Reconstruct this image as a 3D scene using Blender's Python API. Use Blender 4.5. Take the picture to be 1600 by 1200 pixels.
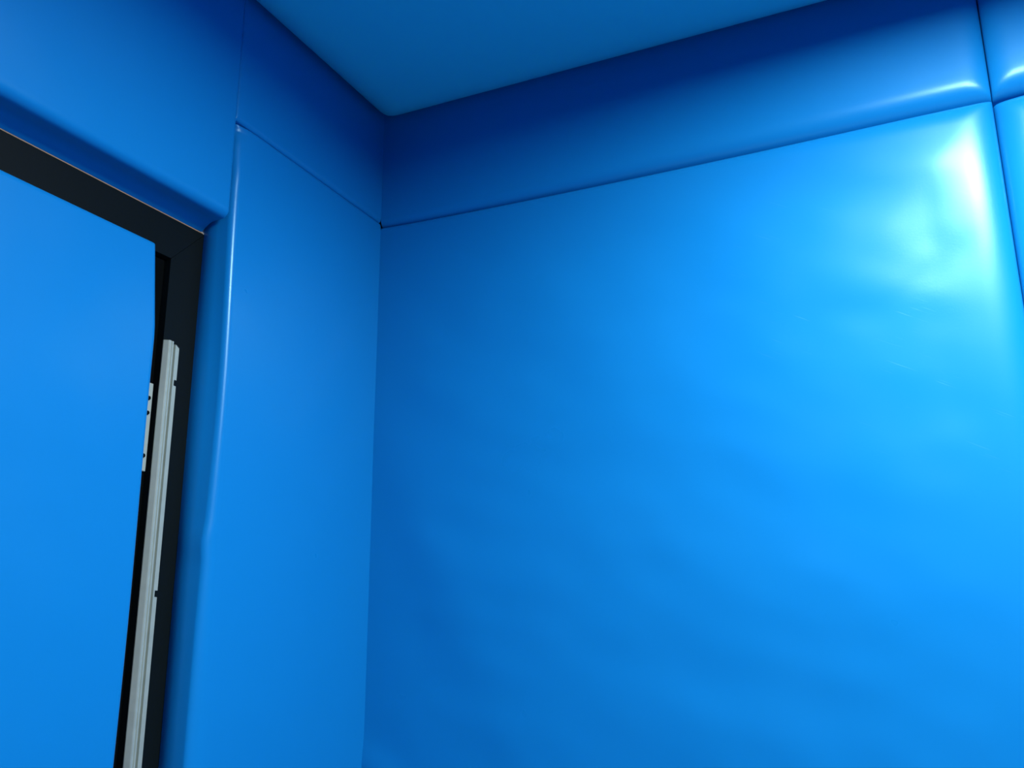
import bpy, bmesh, math
from mathutils import Vector, Matrix, noise

S = bpy.context.scene
for o in list(bpy.data.objects):
    bpy.data.objects.remove(o)

# ------------------------------------------------------------------ camera
EYE = 1.5
f, yaw, pitch, roll, CX, CY = 1579.229, -0.435680, 0.281002, -0.006042, 1.014593, -1.564768
fw = Vector((math.sin(yaw)*math.cos(pitch), math.cos(yaw)*math.cos(pitch), math.sin(pitch)))
r0 = Vector((math.cos(yaw), -math.sin(yaw), 0)); u0 = r0.cross(fw)
rr = math.cos(roll)*r0 + math.sin(roll)*u0
uu = -math.sin(roll)*r0 + math.cos(roll)*u0
cam = bpy.data.cameras.new('camera')
cam.sensor_fit = 'HORIZONTAL'; cam.sensor_width = 36.0
cam.lens = f*36.0/1600.0
cam.clip_start = 0.01
co = bpy.data.objects.new('camera', cam)
S.collection.objects.link(co)
co.matrix_world = Matrix((
    (rr.x, uu.x, -fw.x, CX), (rr.y, uu.y, -fw.y, CY), (rr.z, uu.z, -fw.z, EYE), (0, 0, 0, 1)))
S.camera = co

# ------------------------------------------------------------------ world, exposure
w = bpy.data.worlds.new('world'); S.world = w; w.use_nodes = True
w.node_tree.nodes['Background'].inputs[0].default_value = (0.02, 0.03, 0.04, 1)
w.node_tree.nodes['Background'].inputs[1].default_value = 0.0
S.view_settings.view_transform = 'Standard'
S.view_settings.look = 'None'
S.view_settings.exposure = 1.55
S.view_settings.gamma = 1.0
S.view_settings.use_curve_mapping = False
S.cycles.max_bounces = 8
S.cycles.diffuse_bounces = 6
S.cycles.glossy_bounces = 4
LAMP_W = 89.0            # radiance of the ceiling lamp's diffuser
LAMP = (1.19, -0.71)     # where it sits on the ceiling
LAMP_R = 0.15
LAMP_COL = (0.86, 0.97, 1.0)

ZC = 2.6                 # ceiling
ZSR = EYE + 0.856        # seam height on the back wall
ZSL = EYE + 0.868        # seam height on the left wall
RX, RY = 2.215, -2.66    # far sides of the room
T = 0.055                # pad thickness

# ------------------------------------------------------------------ materials
def mat(name):
    m = bpy.data.materials.new(name); m.use_nodes = True
    nt = m.node_tree
    return m, nt, nt.nodes['Principled BSDF']

def vinyl(name, col, rough=0.36, grain=0.05, scratch=True):
    m, nt, b = mat(name)
    N, L = nt.nodes, nt.links
    b.inputs['Base Color'].default_value = (*col, 1)
    b.inputs['Specular IOR Level'].default_value = 0.40
    b.inputs['Specular Tint'].default_value = (0.55, 0.88, 1.0, 1)
    tc = N.new('ShaderNodeTexCoord')
    # large soft mottling of the sheen
    n1 = N.new('ShaderNodeTexNoise'); n1.inputs['Scale'].default_value = 5.0; n1.inputs['Detail'].default_value = 4
    L.new(tc.outputs['Object'], n1.inputs['Vector'])
    mr = N.new('ShaderNodeMapRange')
    mr.inputs['From Min'].default_value = 0.0; mr.inputs['From Max'].default_value = 1.0
    mr.inputs['To Min'].default_value = rough-0.08; mr.inputs['To Max'].default_value = rough+0.09
    L.new(n1.outputs['Fac'], mr.inputs['Value'])
    mr.clamp = False
    last = mr.outputs['Result']
    # leather grain
    n2 = N.new('ShaderNodeTexNoise'); n2.inputs['Scale'].default_value = 350; n2.inputs['Detail'].default_value = 3
    L.new(tc.outputs['Object'], n2.inputs['Vector'])
    bp = N.new('ShaderNodeBump'); bp.inputs['Strength'].default_value = grain; bp.inputs['Distance'].default_value = 0.001
    L.new(n2.outputs['Fac'], bp.inputs['Height'])
    L.new(bp.outputs['Normal'], b.inputs['Normal'])
    if scratch:
        # scuffs: very long thin streaks, only inside a few patches
        m0 = N.new('ShaderNodeMapping'); m0.inputs['Rotation'].default_value = (0, -0.50, 0)
        L.new(tc.outputs['Object'], m0.inputs['Vector'])
        mp = N.new('ShaderNodeMapping'); mp.inputs['Scale'].default_value = (7, 7, 190)
        L.new(m0.outputs[0], mp.inputs['Vector'])
        n3 = N.new('ShaderNodeTexNoise'); n3.inputs['Scale'].default_value = 1.6; n3.inputs['Detail'].default_value = 2
        L.new(mp.outputs[0], n3.inputs['Vector'])
        t3 = N.new('ShaderNodeMapRange'); t3.inputs['From Min'].default_value = 0.66; t3.inputs['From Max'].default_value = 0.74
        L.new(n3.outputs['Fac'], t3.inputs['Value'])
        n4 = N.new('ShaderNodeTexNoise'); n4.inputs['Scale'].default_value = 6
        L.new(tc.outputs['Object'], n4.inputs['Vector'])
        t4 = N.new('ShaderNodeMapRange'); t4.inputs['From Min'].default_value = 0.5; t4.inputs['From Max'].default_value = 0.62
        L.new(n4.outputs['Fac'], t4.inputs['Value'])
        mu = N.new('ShaderNodeMath'); mu.operation = 'MULTIPLY'
        L.new(t3.outputs[0], mu.inputs[0]); L.new(t4.outputs[0], mu.inputs[1])
        # the scuffed patch lies at head height towards the joint
        dist = N.new('ShaderNodeVectorMath'); dist.operation = 'DISTANCE'; dist.inputs[1].default_value = (0.93, 0.0, 1.98)
        L.new(tc.outputs['Object'], dist.inputs[0])
        fall = N.new('ShaderNodeMapRange'); fall.inputs['From Min'].default_value = 0.34; fall.inputs['From Max'].default_value = 0.12
        fall.inputs['To Max'].default_value = 0.22
        L.new(dist.outputs['Value'], fall.inputs['Value'])
        m2 = N.new('ShaderNodeMath'); m2.operation = 'MULTIPLY'
        L.new(mu.outputs[0], m2.inputs[0]); L.new(fall.outputs[0], m2.inputs[1])
        mx = N.new('ShaderNodeMix'); mx.data_type = 'RGBA'
        mx.inputs['A'].default_value = (*col, 1)
        mx.inputs['B'].default_value = (0.25, 0.55, 0.85, 1)
        L.new(m2.outputs[0], mx.inputs['Factor'])
        L.new(mx.outputs['Result'], b.inputs['Base Color'])
    L.new(last, b.inputs['Roughness'])
    return m

BLUE = vinyl('blue_vinyl', (0.0035, 0.174, 0.455), rough=0.30, scratch=False)
BLUE_S = vinyl('blue_vinyl_scuffed', (0.0035, 0.174, 0.455), rough=0.30)
BLUE_C = vinyl('blue_ceiling_vinyl', (0.022, 0.46, 0.66), rough=0.5, scratch=False)

def plain(name, col, rough=0.5, metal=0.0, bump=0.0, scale=200, spec=0.5):
    m, nt, b = mat(name)
    N, L = nt.nodes, nt.links
    b.inputs['Roughness'].default_value = rough; b.inputs['Metallic'].default_value = metal
    b.inputs['Specular IOR Level'].default_value = spec
    tc = N.new('ShaderNodeTexCoord')
    n = N.new('ShaderNodeTexNoise'); n.inputs['Scale'].default_value = scale; n.inputs['Detail'].default_value = 5
    L.new(tc.outputs['Object'], n.inputs['Vector'])
    mx = N.new('ShaderNodeMix'); mx.data_type = 'RGBA'
    mx.inputs['A'].default_value = (*[c*0.88 for c in col], 1)
    mx.inputs['B'].default_value = (*[min(1, c*1.12) for c in col], 1)
    L.new(n.outputs['Fac'], mx.inputs['Factor'])
    L.new(mx.outputs['Result'], b.inputs['Base Color'])
    if bump:
        bp = N.new('ShaderNodeBump'); bp.inputs['Strength'].default_value = bump; bp.inputs['Distance'].default_value = 0.001
        L.new(n.outputs['Fac'], bp.inputs['Height']); L.new(bp.outputs['Normal'], b.inputs['Normal'])
    return m

PLASTER = plain('plaster', (0.35, 0.36, 0.36), 0.9, bump=0.3)
FLOORM = plain('floor_vinyl', (0.60, 0.60, 0.55), 0.55, bump=0.1, scale=40)
FRAME = plain('dark_frame_paint', (0.003, 0.0055, 0.0065), 0.55, bump=0.15, spec=0.07)
LEAF = plain('dark_door_edge', (0.0015, 0.002, 0.002), 0.8, spec=0.03)
WOOD = plain('raw_wood_edge', (0.34, 0.19, 0.10), 0.8)
ALU = plain('brushed_aluminium', (0.38, 0.40, 0.33), 0.42, 0.35, scale=60)
WHITE = plain('white_enamel', (0.8, 0.8, 0.78), 0.4)
ANTH = plain('anthracite_enamel', (0.05, 0.05, 0.055), 0.6)
em, nt, b = mat('lamp_diffuser')
b.inputs['Base Color'].default_value = (0.9, 0.9, 0.9, 1)
b.inputs['Emission Color'].default_value = (*LAMP_COL, 1)
b.inputs['Emission Strength'].default_value = LAMP_W

# ------------------------------------------------------------------ helpers
def link(name, me, m, parent=None):
    o = bpy.data.objects.new(name, me); S.collection.objects.link(o)
    if m and not me.materials: me.materials.append(m)
    if parent: o.parent = parent
    return o

def box_bm(bm, x0, x1, y0, y1, z0, z1, bev=0.0):
    vs = [bm.verts.new(p) for p in ((x0,y0,z0),(x1,y0,z0),(x1,y1,z0),(x0,y1,z0),(x0,y0,z1),(x1,y0,z1),(x1,y1,z1),(x0,y1,z1))]
    fs = [bm.faces.new([vs[i] for i in q]) for q in ((3,2,1,0),(4,5,6,7),(0,1,5,4),(1,2,6,5),(2,3,7,6),(3,0,4,7))]
    if bev:
        es = list({e for f_ in fs for e in f_.edges})
        bmesh.ops.bevel(bm, geom=es, offset=bev, segments=2, affect='EDGES', profile=0.5)

def from_bm(name, bm, m, parent=None):
    me = bpy.data.meshes.new(name); bm.normal_update(); bm.to_mesh(me); bm.free()
    return link(name, me, m, parent)

def box(name, m, ext, parent=None, bev=0.0):
    bm = bmesh.new(); box_bm(bm, *ext, bev=bev)
    return from_bm(name, bm, m, parent)

def prism(name, m, pts, axis, a0, a1, parent=None):
    """polygon pts extruded along an axis; 'z': pts are (x,y), 'x': pts are (y,z)"""
    bm = bmesh.new()
    def P(p, a): return (p[0], p[1], a) if axis == 'z' else (a, p[0], p[1])
    lo = [bm.verts.new(P(p, a0)) for p in pts]; hi = [bm.verts.new(P(p, a1)) for p in pts]
    n = len(pts)
    bm.faces.new(lo); bm.faces.new(hi)
    for i in range(n):
        j = (i+1) % n
        bm.faces.new((lo[i], lo[j], hi[j], hi[i]))
    bmesh.ops.recalc_face_normals(bm, faces=bm.faces)
    return from_bm(name, bm, m, parent)

def spaced(n, L, fine, a, b):
    """0..L with dense rows in the first and last a/b metres"""
    out = []
    def edge(wd, k):
        return [wd*(1-math.cos(math.pi/2*i/k)) for i in range(k)]
    e0 = edge(a*1.25, fine) if a > 0 else [0.0]
    e1 = edge(b*1.25, fine) if b > 0 else [0.0]
    s0 = a*1.25 if a > 0 else 0.0; s1 = L-(b*1.25 if b > 0 else 0.0)
    mid = [s0+(s1-s0)*i/n for i in range(n+1)]
    if a <= 0: mid = mid[1:]
    if b <= 0: mid = mid[:-1]
    return e0 + mid + [L-x for x in reversed(e1)]

def pad(name, parent, org, U, V, W, H, wid, dep, T=T, mtl=None, seed=0.0, crown=0.004, amp=0.0015,
        belly=0.0, bot=None, top=None, left=None, right=None, widf=None, nu=60, nv=60, extra=None, bsteps=((0.72, 0.7), (0.42, 1.0), (0.16, 0.45), (0.0, -0.1))):
    """An upholstered pad: outline in the plane org + u*U + v*V, front bulging along U x V.
    wid/dep: roll widths and drops of the (left, right, bottom, top) edges.
    bot/top(u), left/right(v) shift the outline."""
    U, V, org = Vector(U), Vector(V), Vector(org)
    Nn = U.cross(V).normalized()
    us = spaced(nu, W, 9, wid[0], wid[1]); vs = spaced(nv, H, 9, wid[2], wid[3])
    bm = bmesh.new(); G = []
    def rim(u, v):
        du = (left(v) if left else 0)*(1-u/W) + (right(v) if right else 0)*(u/W)
        dv = (bot(u) if bot else 0)*(1-v/H) + (top(u) if top else 0)*(v/H)
        return u+du, v+dv
    for v in vs:
        row = []
        for u in us:
            k = widf(u, v) if widf else (1, 1, 1, 1)
            ds = []
            for d, a_, dp, kk in ((u, wid[0], dep[0], k[0]), (W-u, wid[1], dep[1], k[1]), (v, wid[2], dep[2], k[2]), (H-v, wid[3], dep[3], k[3])):
                if a_ > 0:
                    t = min(1.0, d/(a_*kk))
                    ds.append(dp*min(1.0, kk*1.15)*(1-math.sqrt(max(0.0, 1-(1-t)**2))) if dp < T*0.8 else dp*(1-math.sqrt(max(0.0, 1-(1-t)**2))))
            # mitred corners: the deeper roll wins, softly
            drop = 0.0
            if ds:
                p_ = 3.0
                drop = sum(x**p_ for x in ds)**(1/p_)
            e = min(u/0.25, (W-u)/0.25, v/0.25, (H-v)/0.25, 1.0)
            e = e*e*(3-2*e)
            q = org + U*u + V*v
            wv = noise.noise(Vector((u*2.6-v*1.3+seed, v*6.0+u*2.2, seed*1.7)))*amp*1.6
            wv += noise.noise(Vector((u*9-v*4+seed*2, v*17+u*7, seed)))*amp*0.5
            h = T - drop + crown*e + wv*min(1.0, e*2.5)
            if extra: h += extra(u, v)
            h = max(0.003, h)
            ru, rv = rim(u, v)
            row.append(bm.verts.new(org + U*ru + V*rv + Nn*h))
        G.append(row)
    nU, nV = len(us), len(vs)
    for j in range(nV-1):
        for i in range(nU-1):
            fc = bm.faces.new((G[j][i], G[j][i+1], G[j+1][i+1], G[j+1][i])); fc.smooth = True
    # skirt down to the backing board
    ring = [(0, i) for i in range(nU)] + [(j, nU-1) for j in range(1, nV)] + [(nV-1, i) for i in range(nU-2, -1, -1)] + [(j, 0) for j in range(nV-2, 0, -1)]
    n = len(ring)
    prev = [G[j][i] for j, i in ring]
    steps = bsteps if belly else [(0.0, 0.0)]
    tops = [(v_.co - org).dot(Nn) for v_ in prev]
    for fr, bl in steps:
        low = []
        for k, (j, i) in enumerate(ring):
            ru, rv = us[i], vs[j]
            if bot: rv += bot(ru)*(1-rv/H)
            if fr > 0: ru, rv = ru + (rim(us[i], vs[j])[0]-us[i])*fr, rv
            if belly:
                if i == 0 and 0 < j: ru -= belly*bl
                if j == 0: rv -= belly*bl
            low.append(bm.verts.new(org + U*ru + V*rv + Nn*(tops[k]*fr)))
        for k in range(n):
            k2 = (k+1) % n
            fc = bm.faces.new((prev[k2], prev[k], low[k], low[k2])); fc.smooth = True
        prev = low
    bm.normal_update()
    # flat butt edges stay crisp, rolled edges smooth
    for e in bm.edges:
        if len(e.link_faces) == 2 and e.calc_face_angle(0) > 0.9: e.smooth = False
    return from_bm(name, bm, mtl or BLUE, parent)

# ------------------------------------------------------------------ structure
def struct(o):
    o['kind'] = 'structure'; return o

WT = 0.12
TILT = 0.0225              # the door head hangs a little out of level
floor = struct(box('floor', FLOORM, (-0.30, RX+T+WT, RY-T-WT, T+WT, -0.1, 0.0)))
ceiling = struct(box('ceiling', PLASTER, (-0.30, RX+T+WT, RY-T-WT, T+WT, ZC+0.05, ZC+0.17)))
ZW = ZC + 0.05
wall_back = struct(box('wall_back', PLASTER, (-0.30, RX+T, T, T+WT, 0, ZW)))
wall_right = struct(box('wall_right', PLASTER, (RX+T, RX+T+WT, RY-T-WT, T+WT, 0, ZW)))
wall_front = struct(box('wall_front', PLASTER, (-0.30, RX+T, RY-T-WT, RY-T, 0, ZW)))

# door opening in the left wall (frame outer edges)
FY0, FY1 = -0.4270, -1.4400      # frame outer, near corner / far
FZ = EYE + 0.6785                # frame outer top
IY0, IY1 = -0.4935, -1.3735      # frame inner
IZ = EYE + 0.6125
bm = bmesh.new()
box_bm(bm, -T-WT, -T, FY0, T, 0, ZW)
box_bm(bm, -T-WT, -T, RY-T, FY1, 0, ZW)
box_bm(bm, -T-WT, -T, FY1, FY0, FZ, ZW)
wall_left = struct(from_bm('wall_left', bm, PLASTER))

# ------------------------------------------------------------------ back wall pads
def seam_bow(u):      # the seam sags a little between the corner and the next joint
    return -0.0035*math.sin(math.pi*min(1, max(0, (u-0.0)/1.0))) + 0.003*math.exp(-u/0.08)
SX = 1.108
def wid_band(u, v):
    k = 0.38 + 0.62*min(1, max(0, u/0.8))
    return (1, 1, k, 1)
def wid_main(u, v):
    k = 0.28 + 0.72*min(1, max(0, u/0.9))
    return (1, 1, 1, k)
U, V = (1, 0, 0), (0, 0, 1)
G_ = 0.0006
pad('padded_panel', wall_back, (0, T, ZSR), U, V, SX-G_, ZC-ZSR+0.02, (0, 0.040, 0.038, 0), (0, 0.014, 0.030, 0), bot=lambda u: seam_bow(u)+G_,
    seed=3.1, crown=0.002, amp=0.0008, widf=wid_band, nu=60, nv=20)
def main_folds(u, v):
    s = 0.0
    # slack vinyl: shallow folds running down from the corner side
    for (u0, v0, ang, ln, wd, a) in FOLDS:
        dx, dy = u-u0, v-v0
        ca, sa = math.cos(ang), math.sin(ang)
        p, q = dx*ca+dy*sa, -dx*sa+dy*ca
        s += a*math.exp(-(p/ln)**2-(q/wd)**2)
    return s
FOLDS = [(0.14, 1.70, -1.1, 0.28, 0.05, 0.003), (0.30, 1.40, -0.8, 0.30, 0.07, 0.002),
         (0.62, 1.50, -0.25, 0.25, 0.05, -0.0022), (0.80, 1.62, -0.2, 0.25, 0.06, 0.0022),
         (0.03, 1.34, -0.5, 0.07, 0.03, 0.006), (0.55, 1.80, -0.3, 0.30, 0.06, -0.002),
         (0.92, 1.93, -0.35, 0.12, 0.03, 0.0012), (0.86, 2.04, -0.3, 0.10, 0.025, -0.0012),
         (0.98, 2.08, 0.6, 0.07, 0.02, -0.001), (0.75, 1.83, -0.3, 0.14, 0.03, 0.0012)]
pad('padded_panel', wall_back, (0, T, 0), U, V, SX-G_, ZSR-G_, (0, 0.050, 0, 0.030), (0, 0.016, 0, 0.012), top=seam_bow,
    seed=7.7, crown=0.002, amp=0.0024, widf=wid_main, nu=110, nv=190, extra=main_folds, mtl=BLUE_S)
pad('padded_panel', wall_back, (SX+G_, T, ZSR+0.001), U, V, RX-SX-G_, ZC-ZSR+0.02, (0.040, 0, 0.038, 0), (0.014, 0, 0.030, 0),
    bot=lambda u: G_+0.004*min(1, u/0.08), seed=5.5, crown=0.002, amp=0.0008, nu=60, nv=20)
pad('padded_panel', wall_back, (SX+G_, T, 0), U, V, RX-SX-G_, ZSR-G_, (0.055, 0, 0, 0.040), (0.026, 0, 0, 0.018),
    top=lambda u: -0.004+0.007*min(1, u/0.08), seed=9.2, crown=0.006, amp=0.002, nu=70, nv=110)

# ------------------------------------------------------------------ left wall pads (u runs towards the corner, +y)
U, V = (0, 1, 0), (0, 0, 1)
JY = -0.4285
def jamb_w(u, v):
    t = min(1, max(0, (EYE+0.45-v)/0.55))
    return (1+1.6*t*t, 1, 1, 1)
def jamb_left(v):
    a = 0.008*math.exp(-((v-(EYE+0.42))/0.22)**2)
    a += -0.003*math.exp(-((v-(EYE+0.19))/0.02)**2)
    return a
def jamb_extra(u, v):
    # the pinched top corner of the strip under the seam and the small pucker lower down
    a = -0.010*math.exp(-((u-0.0)/0.022)**2-((v-(ZSL-0.012))/0.014)**2)-0.003*math.exp(-((u-0.0)/0.02)**2-((v-(ZSL-0.045))/0.02)**2)
    a += 0.0015*math.exp(-((u-0.01)/0.015)**2-((v-(EYE+0.775))/0.008)**2)
    a += -0.0025*math.exp(-((u-0.0)/0.05)**2-((v-(EYE+0.185))/0.006)**2)
    return a
pad('padded_panel', wall_left, (-T, JY, 0), U, V, -JY, ZSL-G_, (0.013, 0, 0, 0.010), (0.013, 0, 0, 0.004),
    seed=1.4, crown=0.0015, amp=0.0009, widf=jamb_w, left=jamb_left, belly=0.004, nu=40, nv=160, extra=jamb_extra)
pad('padded_panel', wall_left, (-T, -0.4345, ZSL+G_), U, V, 0.4345, ZC-ZSL+0.02, (0.012, 0, 0.012, 0), (0.003, 0, 0.006, 0),
    seed=2.2, crown=0.001, amp=0.0006, nu=30, nv=20)
HZ = EYE + 0.6945
pad('padded_panel', wall_left, (-T, FY1-0.012, HZ), U, V, -0.4355-FY1+0.012, ZC-HZ+0.02, (0.006, 0.006, 0.016, 0), (0.0015, 0.0015, 0.014, 0),
    seed=4.9, crown=0.003, amp=0.0012, nu=60, nv=30, belly=0.0145, bsteps=((0.7, 0.0), (0.52, 0.08), (0.36, 0.30), (0.20, 0.64), (0.08, 0.90), (0.0, 1.0)), bot=lambda u: TILT*(-1)*(1.0245-u))
pad('padded_panel', wall_left, (-T, RY, 0), U, V, FY1-0.013-RY, ZSL-G_, (0, 0.013, 0, 0.012), (0, 0.013, 0, 0.006), seed=6.4, nu=50, nv=80)
pad('padded_panel', wall_left, (-T, RY, ZSL+G_), U, V, FY1-0.013-RY, ZC-ZSL+0.02, (0, 0.012, 0.012, 0), (0, 0.004, 0.006, 0), seed=6.9, nu=40, nv=20)

# right and front wall pads, continuing the same layout round the room
for k, (y0, y1) in enumerate(((0, -1.1), (-1.1, -2.2), (-2.2, RY))):
    W_ = y0-y1-2*G_
    e = (0.0 if k == 0 else 0.045, 0.0 if k == 2 else 0.045)
    for (z0, z1, b_, t_) in ((0, ZSR-G_, 0, 0.03), (ZSR+G_, ZC+0.02, 0.04, 0)):
        pad('padded_panel', wall_right, (RX+T, y0-G_, z0), (0, -1, 0), (0, 0, 1), W_, z1-z0, (*e, b_, t_), (0.02, 0.02, 0.02, 0.014), seed=11+k*2+z0, nu=36, nv=40)
for k, (x0, x1) in enumerate(((RX, 1.108), (1.108, 0.0))):
    e = (0.0 if k == 0 else 0.045, 0.045 if k == 0 else 0.0)
    for (z0, z1, b_, t_) in ((0, ZSR-G_, 0, 0.03), (ZSR+G_, ZC+0.02, 0.04, 0)):
        pad('padded_panel', wall_front, (x0-G_, RY-T, z0), (-1, 0, 0), (0, 0, 1), x0-x1-2*G_, z1-z0, (*e, b_, t_), (0.02, 0.02, 0.02, 0.014), seed=17+k*2+z0, nu=36, nv=40)

# ------------------------------------------------------------------ ceiling pad (faces down)
o = pad('padded_panel', ceiling, (0.002, 0-0.002, ZC+0.05), (1, 0, 0), (0, -1, 0), RX-0.004, -RY-0.004, (0.08, 0.08, 0.08, 0.08), (0.055, 0.055, 0.055, 0.055),
    T=0.081, mtl=BLUE_C, seed=21, crown=0.002, amp=0.001, nu=60, nv=70)

# ------------------------------------------------------------------ door
door = bpy.data.objects.new('door_1', None); S.collection.objects.link(door)
door.location = (-T, IY0, 0); struct(door)
door['label'] = 'blue padded door in a dark mitred metal frame with an aluminium edge strip'
def into_door(o):
    o.parent = door; o.matrix_parent_inverse = Matrix.Translation(-Vector(door.location)); return o
def sub(o, p):
    o.parent = p; return o      # the leaf and frame pieces have their origin at the world's, so no offset is needed
FXB = -0.150
XF = -T + 0.0005
g = 0.0004
def ring_prism(name, pts):      # mitred frame member in the wall plane (y,z)
    return prism(name, FRAME, pts, 'x', FXB, XF)
h = into_door(ring_prism('frame_head', [(FY0, FZ), (IY0, IZ+g), (IY1, IZ+g+TILT*(IY1-IY0)), (FY1, FZ+TILT*(FY1-FY0))]))
j1 = into_door(ring_prism('frame_jamb', [(FY0, 0), (FY0, FZ-g*2), (IY0, IZ-g), (IY0, 0)]))
j2 = into_door(ring_prism('frame_jamb', [(FY1, 0), (FY1, FZ-g*2+TILT*(FY1-FY0)), (IY1, IZ-g+TILT*(IY1-IY0)), (IY1, 0)]))
# thin raw edge of the lining showing above the head
sub(prism('lining_edge', WOOD, [(FY0-0.004, FZ), (FY0-0.004, FZ+0.0014), (FY1, FZ+0.0014+TILT*(FY1-FY0)), (FY1, FZ+TILT*(FY1-FY0))], 'x', FXB, XF+0.0004), h)
# door stop behind the leaf
into_door(box('door_stop', LEAF, (-0.150, -0.106, IY0-0.020, IY0-0.0002, 0, IZ-0.001)))
into_door(box('door_stop', LEAF, (-0.150, -0.106, IY1+0.0002, IY1+0.020, 0, IZ-0.001)))
into_door(box('door_stop', LEAF, (-0.150, -0.106, IY1+0.0205, IY0-0.0205, IZ-0.021, IZ-0.001)))
leaf = into_door(prism('door_leaf', LEAF, [(IY0-0.003, 0.006), (IY0-0.003, IZ-0.003), (IY1+0.003, IZ-0.003+TILT*(IY1-IY0)), (IY1+0.003, 0.006)], 'x', -0.104, -0.064))
# upholstered face of the leaf
DY0, DY1 = -0.5375, -1.338
DZ = EYE + 0.6075
def dp_right(v):
    t = max(0.0, (v-(EYE+0.475))/0.135)
    return -0.018*min(1, t)**1.0 + 0.0015*math.sin(v*9)
p = pad('door_pad', None, (-0.064, DY1, 0.03), (0, 1, 0), (0, 0, 1), DY0-DY1, DZ-0.03, (0.012, 0.010, 0.012, 0.010), (0.012, 0.010, 0.012, 0.008),
    T=0.043, seed=13.3, crown=0.003, amp=0.0016, right=lambda v: dp_right(v+0.03), top=lambda u: -TILT*((DY0-DY1)-u), nu=50, nv=110)
sub(p, leaf)

# fluted aluminium strip screwed along the inner edge of the near jamb
SY0, SY1 = -0.4938, -0.4658
def flutes():
    x0 = XF
    pr = [(x0, SY0), (x0+0.0012, SY0), (x0+0.0075, SY0+0.0040), (x0+0.0085, SY0+0.0050),
          (x0+0.0085, SY0+0.0085), (x0+0.0070, SY0+0.0093), (x0+0.0070, SY0+0.0101), (x0+0.0083, SY0+0.0108),
          (x0+0.0083, SY0+0.0135), (x0+0.0018, SY0+0.0146), (x0+0.0018, SY0+0.0180), (x0+0.0072, SY0+0.0190),
          (x0+0.0072, SY1-0.0016), (x0+0.0060, SY1-0.0002), (x0, SY1)]
    return pr
NOTCH = [EYE+0.4205+0.0, EYE+0.1132, EYE-0.194, EYE-0.501, EYE-0.808, EYE-1.115]
ZT = EYE+0.480
def strip_mesh():
    pr = flutes()
    pn = [(a, min(b_, SY1-0.0065)) for a, b_ in pr]        # profile where a screw notch cuts in
    pt = [(a, b_) for a, b_ in pr]
    lv = [(0.02, pr)]
    for z in sorted(NOTCH):
        lv += [(z-0.0046, pr), (z-0.0045, pn), (z+0.0045, pn), (z+0.0046, pr)]
    lv += [(ZT-0.003, pr)]
    bm = bmesh.new(); R = []
    for z, q in lv: R.append([bm.verts.new((a, b_, z)) for a, b_ in q])
    n = len(pr)
    # the top is cut a little out of square, lower on the outer flute
    R.append([bm.verts.new((a, b_, ZT+0.002-0.008*max(0, (b_-SY0-0.014)/0.014))) for a, b_ in pr])
    for k in range(len(R)-1):
        for i in range(n):
            j = (i+1) % n
            bm.faces.new((R[k][i], R[k][j], R[k+1][j], R[k+1][i]))
    bm.faces.new(R[0]); bm.faces.new(R[-1])
    bmesh.ops.remove_doubles(bm, verts=bm.verts, dist=1e-6)
    bmesh.ops.recalc_face_normals(bm, faces=bm.faces)
    return bm
st = sub(from_bm('edge_strip', strip_mesh(), ALU), j1)
st['label'] = 'fluted aluminium strip'
# screws sitting in the notches
def screw_mesh():
    bm = bmesh.new()
    bmesh.ops.create_cone(bm, cap_ends=True, segments=16, radius1=0.0035, radius2=0.0028, depth=0.003)
    bmesh.ops.rotate(bm, verts=bm.verts, cent=(0, 0, 0), matrix=Matrix.Rotation(math.pi/2, 3, 'Y'))
    me = bpy.data.meshes.new('screw'); bm.to_mesh(me); bm.free(); me.materials.append(LEAF); return me
# latch keep plate on the leaf edge beside the pad
lp = bmesh.new()
PX = -0.064
box_bm(lp, PX, PX+0.004, -0.532, -0.4985, EYE+0.283, EYE+0.4135, bev=0.0008)
plate = sub(from_bm('hinge_plate', lp, ALU), leaf)
plate['label'] = 'narrow aluminium plate'
for z in (EYE+0.390, EYE+0.368, EYE+0.305):
    me = screw_mesh(); s = link('screw', me, None)
    s.location = (PX+0.0050, -0.5065, z); sub(s, leaf)

# ------------------------------------------------------------------ ceiling lamp
zl = ZC - 0.041
lamp = bpy.data.objects.new('ceiling_light', None); S.collection.objects.link(lamp)
lamp.location = (LAMP[0], LAMP[1], zl)
lamp['label'] = 'round anthracite drum ceiling lamp with a white diffuser lighting the padded room'; lamp['category'] = 'lamp'
def lathe(name, prof, m, parent, seg=48):
    bm = bmesh.new(); R = []
    for r, z in prof:
        R.append([bm.verts.new((r*math.cos(2*math.pi*i/seg), r*math.sin(2*math.pi*i/seg), z)) for i in range(seg)])
    for k in range(len(R)-1):
        for i in range(seg):
            j = (i+1) % seg
            fc = bm.faces.new((R[k][i], R[k+1][i], R[k+1][j], R[k][j])); fc.smooth = True
    bm.faces.new(R[0]); bm.faces.new(R[-1])
    bmesh.ops.recalc_face_normals(bm, faces=bm.faces)
    return from_bm(name, bm, m, parent)
lathe('housing', [(LAMP_R+0.012, 0.008), (LAMP_R+0.012, -0.006), (LAMP_R+0.009, -0.009), (LAMP_R+0.003, -0.008), (LAMP_R+0.001, 0.008)], ANTH, lamp)
lathe('diffuser', [(LAMP_R, 0.008), (LAMP_R, 0.0015), (0.005, 0.0015)], em, lamp)
